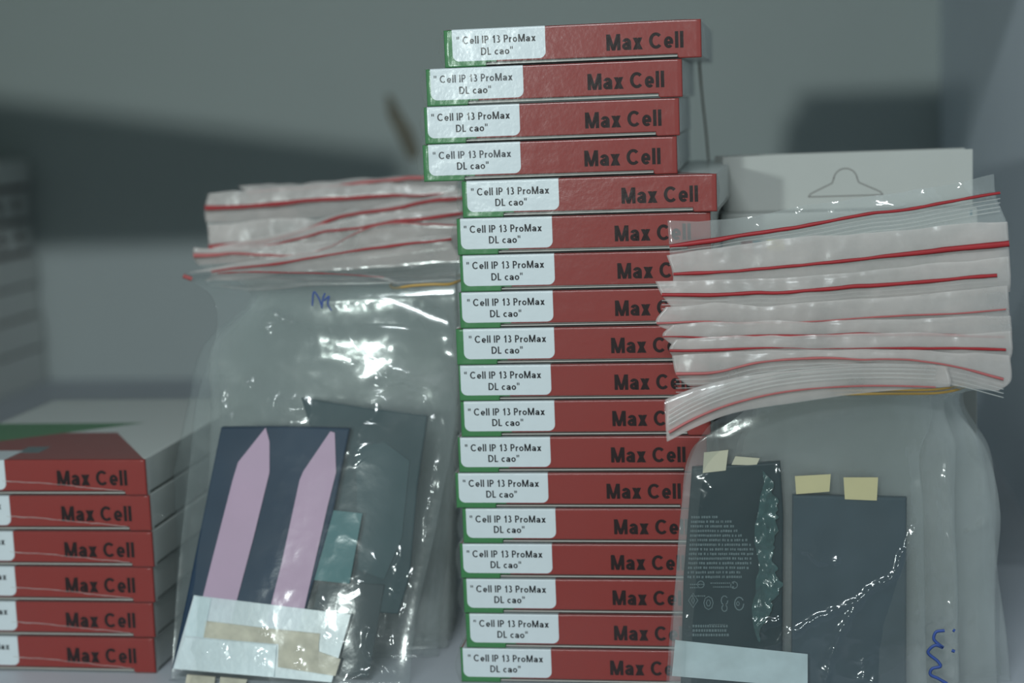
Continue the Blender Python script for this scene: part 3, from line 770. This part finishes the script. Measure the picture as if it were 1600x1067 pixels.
# black battery with cream tabs in the front bag
YB1 = -0.0278
b1 = empty('phone_battery', (float(P(1140, 1000, YB1)[0]), YB1+0.001, 0.0), 'black phone battery with small grey print and two cream tabs', 'battery')
bb = pxslab('battery_cell', [(1081,731,YB1), (1219,722,YB1), (1224,800,YB1), (1222,1108,YB1), (1062,1108,YB1), (1068,900,YB1)], 0.0032, M_BATT, b1, 0.0008)
pxslab('tape_tab', [(1100,707,YB1-0.0004), (1138,703,YB1-0.0004), (1134,735,YB1-0.0004), (1098,739,YB1-0.0004)], 0.0005, M_TAB, b1)
pxslab('tape_tab', [(1149,713,YB1+0.0002), (1187,716,YB1+0.0002), (1182,727,YB1+0.0002), (1143,726,YB1+0.0002)], 0.0005, M_TAB, b1)
cl = pxslab('clear_label', [(1055,1000,YB1-0.0006), (1262,1022,YB1-0.0006), (1262,1074,YB1-0.0006), (1050,1056,YB1-0.0006)], 0.0002, M_WHITELABEL, b1); cl['label'] = 'frosted clear label'
# foil edge strip
fo = [(1194,735),(1190,770),(1184,800),(1180,840),(1184,880),(1180,920),(1176,960),(1184,1000)]
Vf = []
n = 130; pts = np.array([(x, y) for x, y in fo], float); s = np.linspace(0, 1, len(fo)); q = np.linspace(0, 1, n); C = catmull(s, pts, q)
wf = np.interp(q, [0, .12, .3, .5, .65, .8, .92, 1], [4, 20, 34, 30, 36, 32, 14, 3])
K = 20
wf = wf*(1+0.5*fbm(q*16, q*0, 77, 3)); C[:, 0] += 5*fbm(q*12, q*0+3, 78, 3)
Gx = C[:, :1]+np.linspace(0, 1, K)[None]*wf[:, None]; Gy = C[:, 1:2]+np.linspace(0, 4, K)[None]
Yg = YB1-0.0002-0.0013*np.abs(crumple(Gx/22, Gy/30, 4))
Wf = PP(Gx, Gy, Yg); Wb = Wf+np.array([0, 0.0003, 0])
np_mesh('foil_edge', np.concatenate([Wf.reshape(-1, 3), Wb.reshape(-1, 3)]), np.concatenate([gridfaces(n, K), gridfaces(n, K, n*K, True)]), M_FOIL, b1)
# small grey print: rows of tiny unreadable marks
bm = bmesh.new(); rr = random.Random(5)
def mark(px, py, wpx, hpx):
    Yp = YB1-0.00012
    c = [P(px, py, Yp), P(px+wpx, py, Yp), P(px+wpx, py+hpx, Yp), P(px, py+hpx, Yp)]
    bm.faces.new([bm.verts.new(q) for q in c])
lens = [40, 60, 66, 72, 78, 86, 92, 98, 98, 98, 96, 92, 80, 84]
for r in range(14):
    y = 806+r*7.2; x = 1080-r*0.45; end = x+lens[r]*1.02
    while x < end:
        wv = rr.uniform(1.6, 3.4); mark(x, y+rr.uniform(-.3, .3), wv, 3.6); x += wv+rr.choice([0.8, 0.8, 0.9, 2.6])
for (x, y, w_, h_) in ((1078,912,20,2),(1078,917,14,2),(1110,910,36,2),(1114,916,30,2),(1080,930,22,2),(1108,975,26,2)): 
    xx = x
    while xx < x+w_: wv = rr.uniform(1.5, 3); mark(xx, y, wv, h_); xx += wv+1
def outline(cx, cy, w_, h_, k=12, th=1.4, gap=None):
    for i in range(k):
        a0, a1 = 2*math.pi*i/k, 2*math.pi*(i+1)/k
        if gap and gap[0] < (a0 % 6.283) < gap[1]: continue
        Yp = YB1-0.00012
        f = lambda a, s: P(cx+math.cos(a)*(w_-s), cy+math.sin(a)*(h_-s), Yp)
        bm.faces.new([bm.verts.new(q) for q in (f(a0, 0), f(a1, 0), f(a1, th), f(a0, th))])
outline(1095, 913, 6, 6); outline(1147, 914, 6, 6); outline(1083, 938, 8, 12, 4); outline(1083, 938, 3, 6, 4)
outline(1107, 942, 8, 11, 8); outline(1107, 942, 4, 6, 6); outline(1132, 938, 6, 8, 10, 1.6, (5.3, 6.3)); outline(1132, 950, 5, 6, 10, 1.6)
outline(1155, 943, 8, 11, 12, 1.8, (5.4, 6.3)); outline(1153, 943, 3, 4, 6)
for r in range(3):
    x = 1082
    while x < 1136: wv = rr.uniform(2, 4); mark(x, 976+r*7, wv, 4); x += wv+1.2
from_bm('small_print', bm, M_SMALLPRINT, bb)

# second battery; film haze is put into its lighter slate colour
YB2 = -0.0262
b2 = empty('phone_battery', (float(P(1325, 1000, YB2)[0]), YB2+0.001, 0.0), 'slate grey phone battery with film haze in its colour, two yellowish tabs', 'battery')
pxslab('battery_cell', [(1238,774,YB2), (1417,778,YB2+0.0077), (1416,1112,YB2+0.0077), (1236,1112,YB2)], 0.0032, M_BATTB, b2, 0.0008)
pxslab('tape_tab', [(1242,744,YB2-0.0003), (1298,741,YB2+0.0021), (1296,768,YB2+0.0021), (1244,772,YB2-0.0003)], 0.0005, M_TAB2, b2)
pxslab('tape_tab', [(1318,746,YB2+0.0030), (1372,746,YB2+0.0052), (1370,782,YB2+0.0052), (1320,780,YB2+0.0030)], 0.0005, M_TAB2, b2)

# rubber band round the necks
def band(name, cx0, cx1, py, Y0, Y1, sag, label, th=0.0011, mat=M_BAND):
    """closed elastic loop squeezed round the bag necks"""
    a = P(cx0, py[0], Y0); b = P(cx1, py[1], Y0+0.008)
    c = (a+b)/2; hx = (b[0]-a[0])/2; n = 72; Vs = []
    for i in range(n):
        t = 2*math.pi*i/n
        x = c[0]+hx*math.copysign(abs(math.cos(t))**0.6, math.cos(t)); y = (Y0+Y1)/2-(Y1-Y0)/2*math.copysign(abs(math.sin(t))**0.6, math.sin(t))
        z = c[2]+(b[2]-a[2])*(x-c[0])/(2*hx)+sag*math.sin(t*2)+0.0004*math.sin(t*5)
        for k in range(6):
            ph = 2*math.pi*k/6; nr = th*(0.5 if k % 3 else 0.6)
            d = np.array([math.cos(t), -math.sin(t)])
            Vs.append((x+d[0]*math.cos(ph)*nr*0.6, y+d[1]*math.cos(ph)*nr*0.6, z+math.sin(ph)*nr))
    Fs = [(i*6+k, ((i+1) % n)*6+k, ((i+1) % n)*6+(k+1) % 6, i*6+(k+1) % 6) for i in range(n) for k in range(6)]
    o = np_mesh(name, np.array(Vs)-c, np.array(Fs), mat); o.location = c
    tag(o, label, 'rubber band'); return o
band('rubber_band', 1130, 1510, (614, 604), -0.024, 0.014, 0.0004, 'yellow-brown rubber band round the necks of the right bundle')
o = band('rubber_band', 1128, 1512, (619, 610), -0.0245, 0.015, 0.0005, 'second turn of yellow-brown rubber band, just under the other on the right bundle')

for r in [rootH, b1, b2]+list(rightroots.values()): reparent_local(r)

# ------------------------------------------------------------------ left bundle
LB = 'zip bags in the left bundle'
LFAN = [
 ('a', [(372,292),(500,283),(640,276),(716,268)], [(385,300),(500,291),(640,280),(716,272)], [(340,316),(500,306),(716,290)], (3,4,6,7), M_ZIPPALE, 'zip bag at the very back of the left bundle, faint red line on top'),
 ('b', [(326,300),(400,297),(560,288),(716,290)], [(320,325),(400,321),(520,312),(600,307),(716,303)], [(322,350),(500,340),(724,326)], (8,7,6,5,2), M_ZIP, 'zip bag with the highest bright red line in the left bundle'),
 ('c', [(324,350),(480,340),(600,322),(722,296)], [(326,386),(400,380),(470,362),(540,338),(620,324),(724,308)], [(322,400),(500,392),(724,345)], (10,9,5,5,6,6), M_ZIP, 'zip bag with the broad sweeping red line, left bundle'),
 ('d', [(330,384),(500,352),(724,320)], [(345,392),(440,378),(500,365),(580,353),(724,332)], [(330,410),(500,402),(724,360)], (2,3,4,6,6), M_ZIP, 'zip bag in left bundle, its red line just under the broad sweeping one'),
 ('e', [(302,392),(500,378),(722,344)], [(302,399),(360,396),(520,384),(560,362),(722,350)], [(310,414),(500,410),(724,385)], (7,4,1,3,3), M_ZIPPALE, 'zip bag with a dull red corner sticking out left, left bundle'),
 ('f', [(292,424),(500,392),(716,362)], [(330,424),(400,416),(530,396),(620,383),(706,374)], [(320,440),(500,424),(724,408)], (3,4,3,5,4), M_ZIP, 'zip bag with the lowest short red line at right of left bundle'),
]
LBODYR = [(716,722,724,720,716,714), (716,722,722,718,714,712), (714,720,720,716,712,708), (714,718,718,714,708,704), (712,716,716,710,704,698), (712,716,714,706,694,682)]
LBODYL = [(420,330,300,292,290,288), (415,325,300,290,288,286), (410,325,300,288,284,282), (405,322,298,284,276,272), (400,320,296,276,260,252), (395,318,292,268,246,240)]
LBY = [462, 540, 640, 760, 900, 1066]
leftroots = []
for k, (nm, te, rl, le, wd, zm, lab) in enumerate(LFAN):
    Yf = 0.125-0.012*k; Yb = 0.098-0.0115*k
    Yb0 = Yb-0.012
    root = empty('zip_bag', (float(P(500, 1000, Yb)[0]), Yb, 0.0), lab, 'bag', LB); leftroots.append(root)
    te = wavy(te, 4, k+7); rl = wavy(rl, 2, k+47); le = wavy(le, 3, k+87)
    rows = [yl(te, Yf, Yf), yl(rl, Yf-0.001, Yf-0.001), yl(le, Yf, Yf)]
    for j, by in enumerate(LBY):
        Lx, Rx = LBODYL[k][j], LBODYR[k][j]
        fr = [0.0, 0.1, 0.3, 0.6, 0.8, 1.0][j]; Yj = Yb-fr*0.010
        if k < 5: Lx = max(Lx, int(1222-(1222-262)/(1+Yj/0.66)*1.0)+2)
        rows.append([(Lx, by, Yj), ((Lx*2+Rx)/3, by-8 if j == 0 else by, Yj-0.002), ((Lx+Rx*2)/3, by-12 if j == 0 else by, Yj-0.002), (Rx, by-16 if j == 0 else by, Yj)])
    rows[-1] = [(x, y, Y) for x, y, Y in rows[-1]]
    rd = []
    if k == 5: rd = [([(700,640),(690,760),(676,900),(668,1050)], 5, 1.4), ([(688,960),(672,1000),(680,1050)], 5, 1.2), ([(262,980),(272,1020),(250,1050)], 6, 1.4), ([(300,800),(285,880),(270,960)], 6, 1.2)]
    bag_film('bag_film', rows, M_BAG if k < 5 else M_BAGCLEAR, root, nu=80, nv=130, thick=0.006, amp=0.0005, seed=120+k*5, ridges=rd, vthin=0.22)
    rows2 = [yl(te, Yf-0.0008, Yf-0.0008), yl(rl, Yf-0.0018, Yf-0.0018), yl(le, Yf-0.0008, Yf-0.0008)]
    bag_film('mouth_film', rows2, M_FAN, root, nu=90, nv=30, thick=0.0008, amp=0.0008, cs=60, seed=150+k)
    ribbon('zip_strip', yl(rl, Yf-0.0030, Yf-0.0030), -0.0016, wd, zm, root, n=80, wave=0.25, seed=k+9)

# front clear bag, leaning on the bundle
rootL = empty('zip_bag', (float(P(480, 1000, 0.0)[0]), -0.004, 0.0), 'large clear zip bag in front of the left bundle, pink-striped battery inside', 'bag', LB)
def rw(y, xl, xr, Y, sag=0, bulge=0.004, Ym=None):
    m = [(xl, y+sag, Y+0.003)]
    for f in (0.2, 0.5, 0.8): m.append((xl+(xr-xl)*f, y+sag*(1-4*f*(1-f))*0.5, Y-bulge*4*f*(1-f)))
    m.append((xr, y, Y+0.003)); return m
rows = [[(292,431,0.052),(395,425,0.048),(500,427,0.046),(600,433,0.046),(640,446,0.047)],
        [(300,440,0.046),(395,432,0.042),(500,434,0.041),(610,440,0.041),(662,458,0.043)],
        [(330,462,0.040),(400,452,0.036),(500,452,0.035),(620,458,0.035),(690,482,0.037)],
        [(340,510,0.036),(430,505,0.031),(520,505,0.0295),(640,508,0.0295),(708,525,0.0325)],
        rw(560, 326, 714, 0.0285, bulge=0.003), rw(620, 309, 714, 0.0240, bulge=0.003), rw(700, 299, 706, 0.0180, bulge=0.003),
        rw(770, 291, 692, 0.0130, bulge=0.003), rw(860, 281, 674, 0.0065, bulge=0.003),
        rw(960, 273, 651, -0.0008, bulge=0.003), rw(1040, 268, 642, -0.0065, bulge=0.002), rw(1095, 265, 637, -0.0095, bulge=0.002)]
ridL = [([(428,482),(440,492),(458,497),(490,512),(520,528),(548,540),(572,560),(592,576),(615,590),(640,596),(668,602),(712,612)], 4.0, 3.0),
        ([(543,555),(568,560),(582,572),(590,585),(604,598),(622,594),(640,592)], 3.5, 1.8), ([(592,572),(604,570),(612,580),(636,594)], 3, 1.4),
        ([(636,596),(668,612),(678,640),(682,660)], 4, 1.5), ([(428,484),(418,505),(424,520)], 7, 1.8),
        ([(350,598),(375,592),(400,600),(420,620),(450,632),(490,638)], 9, 2.4), ([(352,600),(356,640),(362,660)], 4, 1.8),
        ([(585,655),(592,630),(588,610)], 8, 1.3), ([(322,620),(314,680),(310,740)], 8, 1.3), ([(300,860),(292,900),(284,960)], 6, 1.0),
        ([(632,850),(622,900),(612,950),(600,1000)], 5, 1.6), ([(650,880),(640,940),(622,975),(618,1010)], 5, 2.0),
        ([(578,975),(575,1005),(590,1030),(612,1045),(634,1050)], 4, 1.8), ([(690,700),(676,780),(660,870),(644,960),(640,1040)], 3, 1.5),
        ([(545,1058),(570,1050),(600,1052),(630,1045)], 4, 2.0), ([(318,960),(345,1000),(360,1030)], 4, 1.2), ([(300,1004),(320,1015),(332,1030)], 6, 1.8),
        ([(272,1042),(285,1032),(292,1040),(280,1048)], 4, 1.4), ([(405,975),(410,992),(425,990)], 5, 1.5), ([(404,1015),(408,1038),(420,1036)], 5, 1.5),
        ([(462,1010),(464,1030),(474,1042)], 5, 1.5), ([(505,985),(520,1000),(545,1000)], 5, 1.4), ([(575,650),(560,690),(570,720)], 10, 0.9),
        ([(500,935),(506,940)], 5, 2.0), ([(600,870),(560,900),(570,930)], 12, 1.2), ([(500,430),(560,436),(620,440)], 5, 0.8), ([(660,600),(665,700),(655,800)], 8, 0.8)]
bag_film('bag_film', rows, M_BAGCLEAR, rootL, nu=330, nv=420, thick=0.007, amp=0.00024, cs=38, seed=8, ridges=ridL, vthin=0.05)
ribbon('zip_strip', [(286,431,0.050),(300,436,0.046)], -0.002, 7, M_ZIPPALE, rootL, n=12)
ribbon('zip_strip', [(340,427,0.048),(395,425,0.046),(440,426,0.045),(500,427,0.044),(600,433,0.044)], -0.004, (1.5, 2.5, 2, 1.2, 1.2), M_ZIP, rootL, n=70, wave=0.4, seed=4)
for h in [[(488,478),(491,456),(500,470),(503,482)], [(503,482),(506,462),(508,458)], [(506,470),(514,463),(512,475),(518,485)]]:
    ribbon('handwriting', [(x, y, 0.0300) for x, y in h], 0.0, 2.6, M_PENBLUE, rootL, n=20, thick=0.00015)

# battery with pink pull strips inside the front left bag
def yb(y): return float(np.interp(y, [600, 700, 860, 1060], [0.0235, 0.0165, 0.0052, -0.0085]))
def q(*pts, off=0.0): return [(x, y, yb(y)+off) for x, y in pts]
b3 = empty('phone_battery', (float(P(380, 1000, 0)[0]), 0.0, 0.0), 'dark blue phone battery with two pink pointed pull strips, in clear left bag', 'battery')
cell = pxslab('battery_cell', q((345,668), (445,667), (546,670), (520,800), (476,958), (452,1058), (268,1045), (292,930)), 0.0032, M_BATTBLUE, b3, 0.0006)
pxslab('pull_strip', q((415,668), (421,690), (421,738), (396,840), (368,945), (352,1000), (300,1000), (330,880), (364,748), (372,722), off=-0.0005), 0.0004, M_PINK, b3)
pxslab('pull_strip', q((516,674), (523,676), (525,738), (512,790), (470,975), (452,1010), (408,1005), (440,880), (468,750), (474,736), off=-0.0005), 0.0004, M_PINK, b3)
cl = pxslab('clear_label', q((303,930), (548,960), (518,1066), (270,1045), off=-0.0009), 0.0002, M_CLEARLABEL, b3); cl['label'] = 'frosted clear label'
cl = pxslab('milky_label', q((305,932), (330,935), (318,996), (288,993), off=-0.0013), 0.0002, M_WHITELABEL, b3); cl['label'] = 'milky white label patch'
cl = pxslab('milky_label', q((290,996), (432,1008), (428,1058), (272,1044), off=-0.0013), 0.0002, M_CLEARLABEL, b3); cl['label'] = 'frosted lower label patch'
pxslab('foam_pad', q((320,970), (420,982), (500,990), (498,1006), (430,1006), (318,996), off=-0.00115), 0.0002, M_BEIGE, b3)
pxslab('foam_pad', q((436,984), (498,990), (498,1018), (532,1030), (524,1056), (434,1042), off=-0.00115), 0.0002, M_BEIGE, b3)
pxslab('foam_pad', q((292,1054), (336,1058), (334,1078), (288,1076), off=-0.0006), 0.0010, M_BEIGE, b3)
pxslab('foam_pad', q((344,1058), (386,1062), (380,1080), (342,1078), off=-0.0006), 0.0010, M_BEIGE, b3)
pxslab('circuit_film', q((500,795), (566,802), (546,912), (480,905), off=0.0006), 0.0004, M_TEAL, b3)
b4 = empty('phone_battery', (float(P(580, 1000, 0)[0]), 0.008, 0.0), 'dark teal battery half hidden behind the pink-striped one', 'battery')
pxslab('battery_cell', q((470,622), (560,636), (668,650), (652,760), (640,900), (622,960), (500,948), (520,780), off=0.0052), 0.0028, plain('dark_teal_battery_wrap', (0.008, 0.034, 0.042), 0.5, 0.3, 30, spec=0.2), b4, 0.0006)
pxslab('connector_plate', q((500,908), (600,914), (590,975), (575,1058), (470,1052), (488,960), off=0.0044), 0.0008, M_BATT, b4)
pxslab('circuit_film', q((556,700), (600,690), (640,720), (628,840), (600,905), (560,890), off=0.0046), 0.0005, plain('teal_grey_film', (0.02, 0.055, 0.065), 0.5, spec=0.2), b4)
band('rubber_band', 600, 722, (450, 440), 0.038, 0.075, 0.0002, 'yellow rubber band round the necks of the left bundle', th=0.0014)
for r in [rootL, b3, b4]+leftroots: reparent_local(r)

# thin brown rubber band hanging behind the upper right of the tall stack
bp = [(1092, 92, 0.142), (1097, 150, 0.146), (1103, 205, 0.147), (1108, 262, 0.146)]
o = ribbon('rubber_band', bp, 0, (4, 3, 3, 3), M_BANDB, None, n=30, thick=0.0006)
c = o.data.vertices[0].co.copy(); o.data.transform(Matrix.Translation(-c)); o.location = c
tag(o, 'thin brown rubber band stretched down behind the top right of tall stack', 'rubber band')
